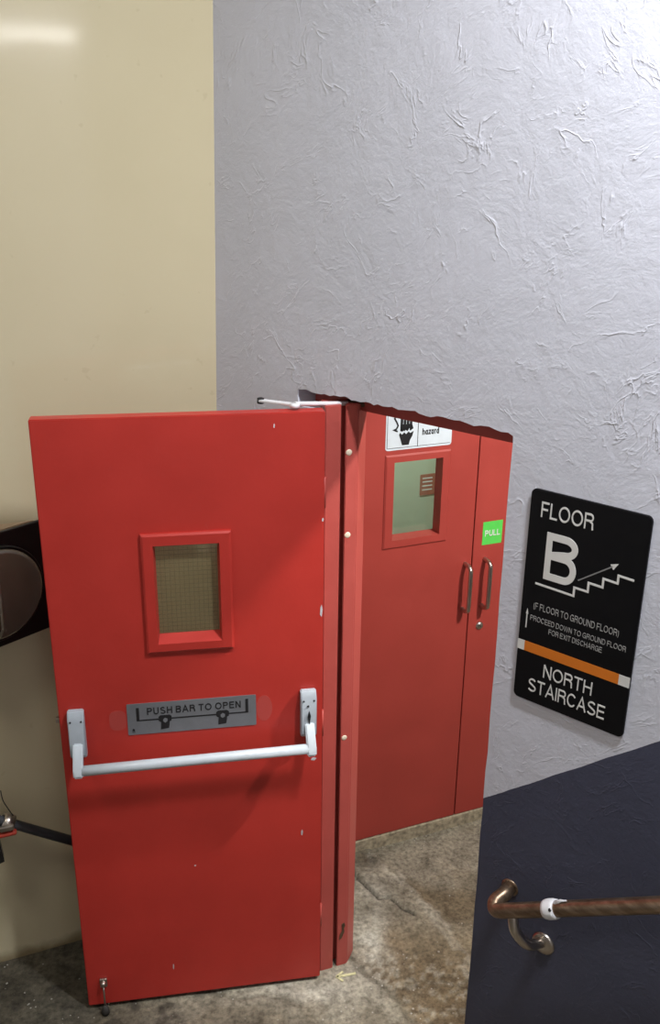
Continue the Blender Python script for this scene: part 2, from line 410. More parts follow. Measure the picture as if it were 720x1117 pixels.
def glyph(ch, s):
    """(ink width, centre lines) of a plain grotesque letter of cap height 1 drawn with stroke s"""
    k = s / 2; T = 1 - k
    if ch == 'A': return 0.92, [[(k * .6, 0), (0.46, 1 - k * .2), (0.92 - k * .6, 0)], [(0.20, 0.33), (0.72, 0.33)]]
    if ch == 'B':
        return 0.80, [[(k, 0), (k, 1)], [(k, T), (0.48, T)] + _arc(0.48, 0.76, 0.24, 0.24 - k, 90, -90) + [(k, 0.52)], [(k, 0.52), (0.44, 0.52)] + _arc(0.50, 0.26 + k / 2, 0.30 - k, 0.26 - k / 2, 90, -90) + [(k, k)]]
    if ch == 'C': return 0.92, [_arc(0.47, 0.5, 0.47 - k, 0.5 - k, 38, 322, 30)]
    if ch == 'D': return 0.88, [[(k, 0), (k, 1)], [(k, T), (0.40, T)] + _arc(0.40, 0.5, 0.48 - k, 0.5 - k, 90, -90, 20) + [(k, k)]]
    if ch == 'E': return 0.76, [[(k, 0), (k, 1)], [(k, T), (0.75, T)], [(k, 0.53), (0.70, 0.53)], [(k, k), (0.76, k)]]
    if ch == 'F': return 0.70, [[(k, 0), (k, 1)], [(k, T), (0.70, T)], [(k, 0.51), (0.62, 0.51)]]
    if ch == 'G': return 0.96, [_arc(0.48, 0.5, 0.48 - k, 0.5 - k, 38, 330, 30) + [(0.96 - k, 0.45)], [(0.52, 0.46), (0.96, 0.46)], [(0.96 - k, 0.46), (0.96 - k, 0)]]
    if ch == 'H': return 0.82, [[(k, 0), (k, 1)], [(0.82 - k, 0), (0.82 - k, 1)], [(k, 0.53), (0.82 - k, 0.53)]]
    if ch == 'I': return s, [[(k, 0), (k, 1)]]
    if ch == 'L': return 0.66, [[(k, 0), (k, 1)], [(k, k), (0.66, k)]]
    if ch == 'N': return 0.82, [[(k, 0), (k, 1)], [(k, 1 - k * .3), (0.82 - k, k * .3)], [(0.82 - k, 0), (0.82 - k, 1)]]
    if ch == 'O': return 1.02, [_arc(0.51, 0.5, 0.51 - k, 0.5 - k, 0, 360, 36)]
    if ch == 'P': return 0.78, [[(k, 0), (k, 1)], [(k, T), (0.48, T)] + _arc(0.48, 0.715, 0.30 - k, 0.285 - k, 90, -90) + [(k, 0.43 + k)]]
    if ch == 'R': return 0.82, [[(k, 0), (k, 1)], [(k, T), (0.50, T)] + _arc(0.50, 0.735, 0.30 - k, 0.265 - k, 90, -90) + [(k, 0.47 + k)], [(0.50, 0.48)] + _arc(0.52, 0.30, 0.22, 0.18, 90, 0, 6) + [(0.745, 0.12), (0.78, 0.0)]]
    if ch == 'S':
        up = _arc(0.41, 0.745, 0.38 - k, 0.255 - k, 25, 225, 18); lo = _arc(0.42, 0.265, 0.42 - k, 0.265 - k, 45, -160, 18)
        return 0.84, [up + lo]
    if ch == 'T': return 0.80, [[(0, T), (0.80, T)], [(0.40, T), (0.40, 0)]]
    if ch == 'U': return 0.80, [[(k, 1)] + _arc(0.40, 0.36, 0.40 - k, 0.36 - k, 180, 360, 16) + [(0.80 - k, 1)]]
    if ch == 'W': return 1.24, [[(k, 1), (0.32, 0.02), (0.62, 0.96), (0.92, 0.02), (1.24 - k, 1)]]
    if ch == 'X': return 0.84, [[(k * .7, 0), (0.84 - k * .7, 1)], [(k * .7, 1), (0.84 - k * .7, 0)]]
    if ch == '(': return 0.24, [_arc(0.62, 0.38, 0.62 - k, 0.78, 140, 220, 10)]
    if ch == ')': return 0.24, [_arc(-0.38, 0.38, 0.62 - k, 0.78, 40, -40, 10)]
    if ch == 'h': return 0.60, [[(k, 0), (k, 1)], [(k, 0.42)] + _arc(0.30, 0.46, 0.30 - k, 0.27 - k, 160, 0, 10) + [(0.60 - k, 0)]]
    if ch == 'a': return 0.62, [_arc(0.30, 0.36, 0.30 - k, 0.36 - k, 0, 360, 20), [(0.58 - k, 0.73), (0.58 - k, 0)]]
    if ch == 'z': return 0.54, [[(0, 0.73 - k), (0.50, 0.73 - k), (0.04, k), (0.54, k)]]
    if ch == 'r': return 0.40, [[(k, 0), (k, 0.73)], [(k, 0.42)] + _arc(0.36, 0.42, 0.36 - k, 0.31 - k, 170, 80, 8)]
    if ch == 'd': return 0.62, [_arc(0.30, 0.36, 0.30 - k, 0.36 - k, 0, 360, 20), [(0.60 - k, 1), (0.60 - k, 0)]]
    return 0.0, []
def text(name, body, x0, x1, z0, z1, y, mat, parent, depth=0.001, stroke=0.135, gap=0.15):
    """lettering fitted to the box x0..x1, z0..z1 (baseline to cap height), raised towards -Y"""
    x, items = 0.0, []
    for ch in body:
        if ch == ' ': x += 0.34; continue
        w, lines = glyph(ch, stroke); items.append((x, lines)); x += w + gap
    total = x - gap; kx = (x1 - x0) / total; kz = z1 - z0; mb = MB(); nl = 0
    for gx, lines in items:
        for pl in lines:
            P_, lf, rt, nl = [], [], [], nl + 1
            for px, pz in pl:
                q = Vector((gx + px, pz))
                if not P_ or (q - P_[-1]).length > 0.012: P_.append(q)
            closed = len(P_) > 4 and (P_[0] - P_[-1]).length < 1e-4
            for i, p in enumerate(P_):
                t1 = (P_[i] - P_[i - 1]).normalized() if i else ((P_[0] - P_[-2]).normalized() if closed else (P_[1] - P_[0]).normalized())
                t2 = (P_[i + 1] - P_[i]).normalized() if i < len(P_) - 1 else ((P_[1] - P_[0]).normalized() if closed else t1)
                sm = t1 + t2
                nrm = Vector((-sm.y, sm.x)).normalized() if sm.length > 1e-4 else Vector((-t1.y, t1.x))
                kk = stroke / 2 / max(0.45, nrm.dot(Vector((-t1.y, t1.x))))
                lf.append(p + nrm * kk); rt.append(p - nrm * kk)
            m = lambda q: (x0 + q.x * kx, z0 + q.y * kz)
            for i in range(len(P_) - 1):
                mb.prism_xz([m(lf[i]), m(lf[i + 1]), m(rt[i + 1]), m(rt[i])], y - depth - 0.00006 * (nl % 4), y)
    return mb.build(name, mat, parent)
def rrect(x0, x1, z0, z1, r, n=6):
    out = []
    for cx, cz, a in ((x1 - r, z1 - r, 0), (x0 + r, z1 - r, 90), (x0 + r, z0 + r, 180), (x1 - r, z0 + r, 270)):
        for k in range(n + 1):
            t = math.radians(a + 90 * k / n); out.append((cx + r * math.cos(t), cz + r * math.sin(t)))
    return out

# ------------------------------------------------------------------ the setting
def smoothstep(a, b, x):
    t = np.clip((x - a) / (b - a), 0, 1); return t * t * (3 - 2 * t)
def seg_dist(X, Y, pl):
    d = np.full(X.shape, 9.0)
    for (ax, ay), (bx, by) in zip(pl, pl[1:]):
        vx, vy = bx - ax, by - ay; t = np.clip(((X - ax) * vx + (Y - ay) * vy) / (vx * vx + vy * vy), 0, 1)
        d = np.minimum(d, np.hypot(X - ax - t * vx, Y - ay - t * vy))
    return d
def value_noise(X, Y, s, seed):
    rng = np.random.default_rng(seed); T = rng.random((64, 64)); u, v = X * s + 31.3, Y * s + 17.7
    i, j = np.floor(u).astype(int), np.floor(v).astype(int); fu, fv = u - i, v - j
    fu, fv = fu * fu * (3 - 2 * fu), fv * fv * (3 - 2 * fv)
    g = lambda a, b: T[a % 64, b % 64]
    return (g(i, j) * (1 - fu) + g(i + 1, j) * fu) * (1 - fv) + (g(i, j + 1) * (1 - fu) + g(i + 1, j + 1) * fu) * fv
def fbm(X, Y, s, seed): return sum(value_noise(X, Y, s * 2 ** k, seed + k) / 2 ** k for k in range(4)) / 1.875
def side(X, Y, pl):
    """signed side of a polyline given as x-of-y: positive to the right"""
    ys = np.array([p[1] for p in pl])[::-1]; xs = np.array([p[0] for p in pl])[::-1]
    return X - np.interp(Y, ys, xs)

def build_floor():
    fx = np.concatenate([np.linspace(-2.6, -1.34, 8), np.arange(-1.30, 0.95, 0.008), np.linspace(1.0, 3.4, 14)])
    fy = np.concatenate([np.linspace(-2.4, 1.9, 20), np.arange(1.95, 3.45, 0.008), np.linspace(3.5, 5.0, 10)])
    X, Y = np.meshgrid(fx, fy)
    wx = X + (fbm(X, Y, 12, 3) - 0.5) * 0.05; wy = Y + (fbm(X, Y, 12, 9) - 0.5) * 0.05
    crack = [(0.10, 2.95), (0.128, 2.90), (0.206, 2.794), (0.248, 2.80), (0.284, 2.753), (0.339, 2.713)]
    ridge = [(0.12, 3.14), (0.219, 2.989), (0.383, 2.783), (0.494, 2.518), (0.56, 2.3)]
    edge2 = [(0.07, 2.56), (0.115, 2.476), (0.215, 2.373), (0.292, 2.252), (0.36, 2.1)]
    edge3 = [(-0.40, 2.36), (-0.165, 2.335), (-0.066, 2.311), (-0.004, 2.248), (0.03, 2.1)]
    dc = seg_dist(X + (wx - X) * .35, Y + (wy - Y) * .35, crack); d2 = seg_dist(wx, wy, edge2); d3 = seg_dist(wx, wy, edge3); dr = seg_dist(wx, wy, ridge)
    z = -0.002 - 0.004 * fbm(X, Y, 3, 5)
    z -= 0.014 * np.exp(-(dc / 0.006) ** 2)
    z -= 0.007 * np.exp(-(d2 / 0.012) ** 2) + 0.005 * np.exp(-(d3 / 0.010) ** 2)
    low = smoothstep(0.0, 0.03, side(wx, wy, ridge)) * (Y > 2.2)
    z -= 0.010 * low
    z = np.minimum(z, -0.0005)
    grey = np.array([0.27, 0.25, 0.195]); tan_ = np.array([0.20, 0.16, 0.10]); pale = np.array([0.47, 0.46, 0.40])
    dirt_shade = np.array([0.085, 0.074, 0.052]); brown = np.array([0.19, 0.13, 0.07]); dark = np.array([0.035, 0.03, 0.024])
    c = np.broadcast_to(grey, X.shape + (3,)).copy()
    def blend(mask, col):
        nonlocal c
        c = c * (1 - mask[..., None]) + col * mask[..., None]
    n1 = fbm(X, Y, 6, 21); n2 = fbm(X, Y, 18, 33)
    blend(smoothstep(-0.02, 0.03, side(wx, wy, edge2)) * smoothstep(2.75, 2.55, wy) * 0.85, tan_ * (0.7 + 0.6 * np.mean(n2)))
    blend(low * smoothstep(2.62, 2.72, wy) * smoothstep(3.02, 2.93, wy + 0.25 * wx) * 0.9, tan_ * 0.85)
    blend(np.exp(-((wx - 0.16) ** 2 / 0.006 + (wy - 2.60) ** 2 / 0.03)) * 0.8, pale)
    blend(np.exp(-((wx - 0.20) ** 2 / 0.004 + (wy - 2.85) ** 2 / 0.006)) * 0.45, pale)
    blend(np.exp(-((wx - 0.25) ** 2 / 0.0012 + (wy - 2.58) ** 2 / 0.012)) * 0.55, brown)
    blend(np.exp(-((wx - 0.15) ** 2 / 0.003 + (wy - 3.02) ** 2 / 0.004)) * 0.8, dark)
    blend(np.exp(-((wx + 0.06) ** 2 / 0.02 + (wy - 2.37) ** 2 / 0.0030)) * 0.65, pale)
    n3 = fbm(X, Y, 55, 61)
    agg = smoothstep(-0.01, 0.04, side(wx, wy, edge2)) * smoothstep(2.56, 2.44, wy)
    blend(agg * smoothstep(0.46, 0.56, n3) * 0.75, brown * 0.6); blend(agg * smoothstep(0.56, 0.66, 1 - n3) * 0.5, pale * 0.8)
    z -= 0.004 * agg * n3
    blend(smoothstep(0.52, 0.66, n1) * 0.35, tan_ * 0.75)
    # grime and painted-in shade of the corner under the cream wall and the strip below the edge of the patch
    blend(smoothstep(-0.40, -0.80, wx) * 0.85, dirt_shade * 0.6)
    blend(smoothstep(0.0, -0.03, side(wx, wy, edge3)) * smoothstep(2.36, 2.30, wy) * (X > -0.75) * 0.45, dirt_shade * 1.5)
    blend(smoothstep(0.58, 0.70, n2) * smoothstep(-0.2, -0.5, wx) * 0.7, dark)
    blend(np.exp(-(dc / 0.005) ** 2) * 0.9, dark)
    blend(np.exp(-(d2 / 0.012) ** 2) * 0.6, dirt_shade)
    blend(np.exp(-(d3 / 0.008) ** 2) * 0.5, dirt_shade)
    blend(np.exp(-((dr - 0.012) / 0.012) ** 2) * 0.35 * (n2 > 0.45), pale)
    nx, ny = len(fx), len(fy)
    verts = np.stack([X, Y, z], -1).reshape(-1, 3)
    idx = np.arange(nx * ny).reshape(ny, nx)
    quads = np.stack([idx[:-1, :-1], idx[:-1, 1:], idx[1:, 1:], idx[1:, :-1]], -1).reshape(-1, 4)
    me = bpy.data.meshes.new('floor'); me.from_pydata(verts.tolist(), [], quads.tolist())
    at = me.color_attributes.new('patch', 'FLOAT_COLOR', 'POINT')
    at.data.foreach_set('color', np.concatenate([c.reshape(-1, 3), np.ones((nx * ny, 1))], 1).ravel().astype(np.float32))
    me.polygons.foreach_set('use_smooth', np.ones(len(me.polygons), bool))
    me.materials.append(M['floor'])
    o = bpy.data.objects.new('floor', me); COL.objects.link(o)
    return tag(o, 'worn stained concrete floor with cracks and patched cement', kind='structure')
floor_obj = build_floor()
# chalk arrow on the floor by the frame
mb = MB(); z = -0.0005
def flat(pts, w):
    for a, b in zip(pts, pts[1:]):
        a, b = Vector(a), Vector(b); n = Vector((-(b - a).y, (b - a).x)).normalized() * w / 2
        mb.prism_xy([a + n, b + n, b - n, a - n], -0.004, z)
flat([(0.044, 2.424), (0.108, 2.440)], 0.008); flat([(0.063, 2.446), (0.041, 2.424), (0.064, 2.407)], 0.007)
tag(mb.build('floor_arrow', M['yellow'], floor_obj), 'small yellow arrow marked on the concrete', kind='structure')

# grey plaster wall with the rough opening cut in it
THICK = 0.10
out = [(-0.03, -0.03), (0.462, -0.03), (0.462, 1.965), (0.326, 1.965), (0.322, 1.99), (0.325, 2.012)]
x = 0.34
while x < 1.0:
    out.append((x, 2.0145 + random.uniform(-0.0045, 0.004))); x += random.uniform(0.010, 0.024)
out += [(1.008, 2.012), (1.0215, 2.006), (1.0225, 1.99)]
z_ = 1.9
while z_ > 0:
    out.append((1.0222 + random.uniform(-0.0016, 0.0016), z_)); z_ -= random.uniform(0.05, 0.11)
out += [(1.022, -0.03), (3.45, -0.03), (3.45, CEIL), (-0.03, CEIL)]
grey = MB().prism_xz(out, 0.0, THICK).build('wall_right', M['grey'])
tag(place(grey, CORNER, AZ_G), 'rough grey plaster wall with a dark blue-grey dado', kind='structure')

# cream wall, with the cupboard opening hidden round the corner
LEAF0, LEAF1, SPLIT, LEAF_TOP = 0.430, 1.535, 0.9805, 2.06
E_ = 0.068
out = [(-2.3, -0.03), (LEAF0 - 0.05, -0.03), (LEAF0 - 0.05, LEAF_TOP + 0.05), (LEAF1 + 0.05, LEAF_TOP + 0.05), (LEAF1 + 0.05, -0.03), (2.9, -0.03), (2.9, CEIL), (-2.3, CEIL)]
cream = MB().prism_xz(out, 0.0, 0.14).build('wall_left', M['cream'])
bm = bmesh.new(); bm.from_mesh(cream.data)
bmesh.ops.bisect_plane(bm, geom=bm.verts[:] + bm.edges[:] + bm.faces[:], plane_co=(0, 0, 1.9), plane_no=(0, 0, 1))
for v in bm.verts:  # the old wall is a little out of plumb
    v.co.y += 0.019 * max(0.0, v.co.z) / 1.9 if v.co.z < 1.9001 else 0.019 - 0.0290 * (v.co.z - 1.9)
bm.to_mesh(cream.data); bm.free()
tag(place(cream, CORNER, AZ_C), 'smooth cream gloss-painted wall', kind='structure')
# other sides of the stairwell
def slab(name, pts, z0, z1, mat, label):
    return tag(MB().prism_xy(pts, z0, z1).build(name, mat), label, kind='structure')
lw0, lw1 = C(-2.25), C(-2.35)
slab('wall_side', [(-2.55, -2.3), (-2.45, -2.3), (-2.45, 2.2), (-2.55, 2.2)], -0.03, CEIL, M['plain'], 'plain painted side wall of the stairwell')
slab('wall_rear', [(-2.6, -2.35), (3.3, -2.35), (3.3, -2.25), (-2.6, -2.25)], -0.03, CEIL, M['plain'], 'plain painted rear wall of the stairwell')
slab('wall_end', [(3.15, -2.3), (3.25, -2.3), (3.25, 4.2), (3.15, 4.2)], -0.03, CEIL, M['plain'], 'plain painted end wall of the stairwell')
slab('ceiling', [(-2.8, -2.5), (3.4, -2.5), (3.4, 4.6), (-2.8, 4.6)], CEIL, CEIL + 0.1, M['ceiling'], 'plain painted ceiling above the stairs')

# ------------------------------------------------------------------ frame of the open door (trim_1): posts and head
t1 = empty('trim_1', (0.04, 2.48, 0), AZ_C, 'red painted steel door frame with ivory screw caps', 'door frame', kind='structure')
def W2L(p):  # world xy -> local of trim_1
    v = Vector((p[0], p[1], 0)) - Vector((0.04, 2.48, 0)); d = Vector((math.sin(AZ_C), math.cos(AZ_C), 0)); n = Vector((-math.cos(AZ_C), math.sin(AZ_C), 0))
    return (v.dot(d), v.dot(n))
def post(name, pts, z0, z1, bev=0.002):
    return smooth_by_angle(MB().prism_xy([W2L(p) for p in pts], z0, z1, bev).build(name, M['redframe'], t1))
post('hinge_post', [(-0.016, 2.449), (0.0275, 2.464), (0.0275, 2.53), (-0.03, 2.53)], -0.01, 1.995)
post('rebate', [(0.020, 2.500), (0.060, 2.510), (0.060, 2.54), (0.020, 2.54)], -0.01, 1.995, 0.0)
pb = post('stop_post', [(0.040, 2.470), (0.0765, 2.484), (0.1005, 2.548), (0.040, 2.548)], -0.01, 1.995, 0.003)
# ivory caps on the stop post (front face frame)
pa, pb_ = Vector((0.040, 2.470)), Vector((0.0765, 2.484)); fd = (pb_ - pa).normalized(); fn = Vector((fd.y, -fd.x))
for zz, u in ((1.858, 0.012), (1.610, 0.012), (0.925, 0.014)):
    p = pa + fd * u; l = W2L(p); q = W2L(p + fn); ax = Vector((q[0] - l[0], q[1] - l[1], 0))
    tag(MB().lathe([(0, 0.0016), (0.007, 0.0014), (0.0092, 0.0002), (0.0095, -0.003)], (l[0], l[1], zz), ax, 20).build('screw_cap', M['cap'], t1), 'round ivory cap')
# torn lock keep near the floor on the stop post
p = pa + fd * 0.022; l = W2L(p + fn * 0.0006)
q = W2L(p + fn); ang = math.atan2(q[1] - l[1], q[0] - l[0])
k = MB().prism_xz([(-0.004, 0.03), (0.005, 0.034), (0.009, 0.02), (0.004, 0.012), (0.006, -0.004), (-0.004, -0.03), (-0.013, -0.034), (-0.010, -0.012), (-0.002, 0.0)], -0.0015, 0.001).build('torn_hole', M['rust'], t1)
k.location = (l[0], l[1], 0.148); k.rotation_euler = (0, 0, rot(math.atan2(fd.x, fd.y)) - rot(AZ_C))
# head of the frame, under the plaster edge
hd = MB().box(0.335, 1.03, 0.062, 0.115, 1.9690, 2.06, 0.002).build('trim_2', M['redframe'])
tag(place(hd, CORNER, AZ_G), 'red head of the door frame under the broken plaster edge', 'door frame', kind='structure')

# ------------------------------------------------------------------ the open door
dl = HINGE - Vector((math.sin(AZ_D), math.cos(AZ_D), 0)) * DOOR_W
door = empty('door_1', dl, AZ_D, 'open red fire door with a push bar and small wired window', 'door', kind='structure')
HT = 1.990; DT = 0.044
WX0, WX1, WZ0, WZ1 = 0.290, 0.478, 1.326, 1.634
mb = MB()
leaf_bits = [(0.0, WX0, 0.012, HT), (WX1, DOOR_W, 0.012, HT), (WX0, WX1, 0.012, WZ0), (WX0, WX1, WZ1, HT)]
def holed_panel(x0, x1, z0, z1, hx0, hx1, hz0, hz1, y0, y1, bev=0.0025):
    """panel with a rectangular hole, one closed mesh"""
    bm = bmesh.new()
    def ring(a, b, c_, d, y): return [bm.verts.new(p) for p in ((a, y, c_), (b, y, c_), (b, y, d), (a, y, d))]
    of, inf, ob, inb = ring(x0, x1, z0, z1, y0), ring(hx0, hx1, hz0, hz1, y0), ring(x0, x1, z0, z1, y1), ring(hx0, hx1, hz0, hz1, y1)
    for k in range(4):
        j = (k + 1) % 4
        bm.faces.new((of[k], of[j], inf[j], inf[k])); bm.faces.new((ob[j], ob[k], inb[k], inb[j]))
        bm.faces.new((of[j], of[k], ob[k], ob[j])); bm.faces.new((inf[k], inf[j], inb[j], inb[k]))
    bmesh.ops.recalc_face_normals(bm, faces=bm.faces[:])
    if bev:
        oe = set(of + ob)
        bmesh.ops.bevel(bm, geom=[e for e in bm.edges if (e.verts[0] in oe) and (e.verts[1] in oe)], offset=bev, segments=2, affect='EDGES')
    m = MB(); m.bm.free(); m.bm = bm; return m
holed_panel(0.0, DOOR_W, 0.012, HT, WX0, WX1, WZ0, WZ1, 0.0, DT).build('leaf', M['red'], door)
# window surround: mitred bead with a sloping inner edge
def bead(name, x0, x1, z0, z1, hx0, hx1, hz0, hz1, y0, depth, mat, parent, slope=0.010, back=0.02):
    bm = bmesh.new()
    def ring(a, b, c_, d, y): return [bm.verts.new(p) for p in ((a, y, c_), (b, y, c_), (b, y, d), (a, y, d))]
    e = 0.006
    rs = [ring(x0, x1, z0, z1, y0), ring(x0, x1, z0, z1, y0 - depth + 0.004), ring(x0 + e, x1 - e, z0 + e, z1 - e, y0 - depth),
          ring(hx0, hx1, hz0, hz1, y0 - depth), ring(hx0 + slope * .3, hx1 - slope * .3, hz0 + slope, hz1 - slope * .3, y0 + back)]
    for a, b in zip(rs, rs[1:]):
        for k in range(4):
            j = (k + 1) % 4; bm.faces.new((a[k], a[j], b[j], b[k]))
    bmesh.ops.recalc_face_normals(bm, faces=bm.faces[:])
    m = MB(); m.bm.free(); m.bm = bm; return m.build(name, mat, parent)
wf = bead('window_frame', 0.261, 0.507, 1.302, 1.665, 0.293, 0.474, 1.331, 1.631, 0.0, 0.013, M['red'], door, 0.018, 0.020)
MB().box(0.285, 0.483, 0.0195, 0.0255, 1.322, 1.638).build('wired_glass', M['glass'], wf)
mb = MB()
for i in range(14):
    xx = 0.2965 + i * 0.0130; mb.box(xx - 0.0004, xx + 0.0004, 0.0222, 0.0228, 1.335, 1.632)
for i in range(23):
    zz = 1.3425 + i * 0.0130; mb.box(0.292, 0.476, 0.0220, 0.0230, zz - 0.0004, zz + 0.0004)
mb.build('wire_mesh', M['wire'], wf)
bead('rear_window_frame', 0.261, 0.507, 1.302, 1.665, 0.293, 0.474, 1.331, 1.631, -0.044, 0.013, M['red'], door, 0.010, 0.018).location = (0, 0, 0)
rw = [o for o in door.children if o.name.startswith('rear_window')][0]
rw.scale = (1, -1, 1)
# push bar and its two brackets
def push_box(x0, x1, z0, z1, arm_x, name):
    bx = MB(); 
    t = bmesh.new()
    pr = [(0.0, z0), (0.0, z1), (-0.016, z1), (-0.030, z1 - 0.022), (-0.034, z0 + 0.012), (-0.024, z0)]
    vs_ = [t.verts.new((x0, y, zz)) for y, zz in pr]; f = t.faces.new(vs_)
    r = bmesh.ops.extrude_face_region(t, geom=[f])
    for v in [g for g in r['geom'] if isinstance(g, bmesh.types.BMVert)]: v.co.x = x1
    bmesh.ops.recalc_face_normals(t, faces=t.faces[:])
    bmesh.ops.bevel(t, geom=t.edges[:], offset=0.003, segments=2, affect='EDGES')
    bx._merge(t)
    b = smooth_by_angle(bx.build(name, M['silver'], pbar))
    for sx in (x0 + 0.008, x1 - 0.008):
        MB().lathe([(0, 0.0012), (0.0028, 0.001), (0.0030, -0.002)], (sx, -0.0305, z1 - 0.027), (0, -1, 0.1), 12).build('screw', M['ink'], b)
    return b
pbar = MB().tube([(0.058, -0.072, 0.973), (0.25, -0.072, 0.9755), (0.50, -0.072, 0.9785), (0.716, -0.072, 0.981)], 0.0152, 20).build('push_bar', M['bar'], door)
tag(pbar, 'light grey push bar between two brackets')
push_box(0.026, 0.072, 0.985, 1.137, 0, 'left_bracket').name = 'bracket'
b2 = push_box(0.699, 0.746, 0.992, 1.145, 0, 'bracket')
for x0, x1, zt, zb in ((0.036, 0.064, 1.040, 0.957), (0.710, 0.738, 1.045, 0.962)):
    t = bmesh.new()
    pr = [(-0.020, zt), (-0.037, zt), (-0.086, zb + 0.028), (-0.090, zb + 0.004), (-0.084, zb), (-0.060, zb), (-0.054, zb + 0.02)]
    vs_ = [t.verts.new((x0, y, zz)) for y, zz in pr]; f = t.faces.new(vs_)
    r = bmesh.ops.extrude_face_region(t, geom=[f])
    for v in [g for g in r['geom'] if isinstance(g, bmesh.types.BMVert)]: v.co.x = x1
    bmesh.ops.recalc_face_normals(t, faces=t.faces[:])
    bmesh.ops.bevel(t, geom=t.edges[:], offset=0.004, segments=2, affect='EDGES')
    a = MB(); a._merge(t); smooth_by_angle(a.build('lever', M['bar'], pbar))
# emblem and mark on the right bracket: small dark spindle shape and a dot
mb = MB(); mb.prism_xz([(0.7235, 1.085), (0.7275, 1.070), (0.7265, 1.062), (0.7245, 1.040), (0.7235, 1.030), (0.7225, 1.045), (0.7185, 1.064), (0.7195, 1.072)], -0.0362, -0.030)
mb.build('emblem', M['ink'], b2)
MB().lathe([(0, 0.001), (0.003, 0.0008), (0.0032, -0.002)], (0.720, -0.0332, 1.102), (0, -1, 0), 12).build('mark', M['ink'], b2)
# sign plate
sp = MB().prism_xz(rrect(0.1915, 0.5675, 1.0335, 1.1370, 0.003), -0.0018, 0.0).build('sign_plate', M['plate'], door)
tag(sp, 'grey metal sign plate above the push bar')
text('lettering', 'PUSH BAR TO OPEN', 0.249, 0.522, 1.0975, 1.1205, -0.0018, M['ink'], sp, 0.0006, 0.17, 0.22)
mb = MB()
strip(mb, [(0.222, 1.1235), (0.222, 1.079)], 0.0085, -0.0018, 0.0006); strip(mb, [(0.540, 1.1255), (0.540, 1.079)], 0.0085, -0.0018, 0.0006)
strip(mb, [(0.218, 1.0805), (0.544, 1.0805)], 0.0042, -0.0018, 0.0006)
for cx in (0.300, 0.468):
    # a fist closed on the bar, with the wrist below
    mb.prism_xz([(cx - 0.019, 1.088), (cx - 0.013, 1.093), (cx + 0.013, 1.093), (cx + 0.019, 1.088), (cx + 0.018, 1.073), (cx + 0.012, 1.070), (cx - 0.013, 1.070), (cx - 0.019, 1.075)], -0.0025, -0.0018)
    mb.prism_xz([(cx - 0.012, 1.070), (cx + 0.013, 1.070), (cx + 0.012, 1.060), (cx + 0.010, 1.048), (cx - 0.014, 1.045), (cx - 0.013, 1.057)], -0.0025, -0.0018)
mb.build('pictogram', M['ink'], sp)
mb = MB()
for cx in (0.300, 0.468): mb.prism_xz([(cx - 0.006, 1.079), (cx, 1.084), (cx + 0.007, 1.080), (cx + 0.006, 1.072), (cx, 1.067), (cx - 0.006, 1.072)], -0.0028, -0.0018)
mb.build('palm_patch', M['plate'], sp)
MB().prism_xz([(0.204, 1.041), (0.204, 1.052), (0.2075, 1.0545), (0.211, 1.052), (0.211, 1.041), (0.2088, 1.041), (0.2088, 1.047), (0.2062, 1.047), (0.2062, 1.041)], -0.0023, -0.0018).build('mark', M['ink'], sp)
# pale rings left by old stickers beside the plate
RES = red_mat('sticker_residue', (0.43, 0.055, 0.045), 0.3, 0.6)
MB().prism_xz([(0.592 + 0.024 * math.cos(a * PI / 12) , 1.088 + 0.044 * math.sin(a * PI / 12)) for a in range(24)], -0.0005, 0.001).build('sticker_residue', RES, door)
MB().prism_xz(rrect(0.140, 0.188, 1.052, 1.118, 0.02), -0.0005, 0.001).build('sticker_residue', RES, door)
# chips of bare paint
for cx, cz, w, h in ((0.762, 1.398, 0.004, 0.020), (0.366, 0.535, 0.003, 0.003), (0.742, 0.893, 0.009, 0.006), (0.730, 0.905, 0.004, 0.004), (0.706, 0.62, 0.003, 0.012), (0.28, 0.135, 0.002, 0.012), (0.764, 1.68, 0.003, 0.006), (0.52, 0.93, 0.006, 0.006), (0.63, 1.955, 0.002, 0.007)):
    MB().prism_xz([(cx - w, cz - h * .6), (cx + w * .3, cz - h), (cx + w, cz + h * .2), (cx + w * .2, cz + h), (cx - w * .7, cz + h * .5)], -0.0004, 0.001).build('paint_chip', M['plastershard'], door)
# floor stop: bracket, rod, rubber foot
hs = MB().box(0.042, 0.066, -0.010, 0.0, 0.092, 0.126, 0.003).lathe([(0.0085, 0.0), (0.0085, 0.012), (0.005, 0.016), (0, 0.016)], (0.054, -0.006, 0.112), (0, -1, 0), 16).build('door_holder', M['steel'], door)
MB().tube([(0.054, -0.016, 0.108), (0.0545, -0.020, 0.07), (0.055, -0.026, 0.026)], 0.0032, 10).build('rod', M['steel'], hs)
MB().lathe([(0, 0.032), (0.007, 0.032), (0.009, 0.024), (0.012, 0.016), (0.0125, 0.0), (0, 0.0)], (0.055, -0.026, 0.0), (0, 0, 1), 18).build('rubber_foot', M['rubber'], hs)
# hinges
for hz in (0.25, 1.0, 1.75):
    MB().tube([(DOOR_W + 0.003, 0.030, hz - 0.045), (DOOR_W + 0.003, 0.030, hz + 0.045)], 0.006, 12).build('hinge', M['redframe'], door)
# latch bolt poking out of the free edge beside the bracket
MB().box(-0.012, 0.002, 0.012, 0.026, 1.085, 1.100, 0.002).build('latch_bolt', M['steel'], door)
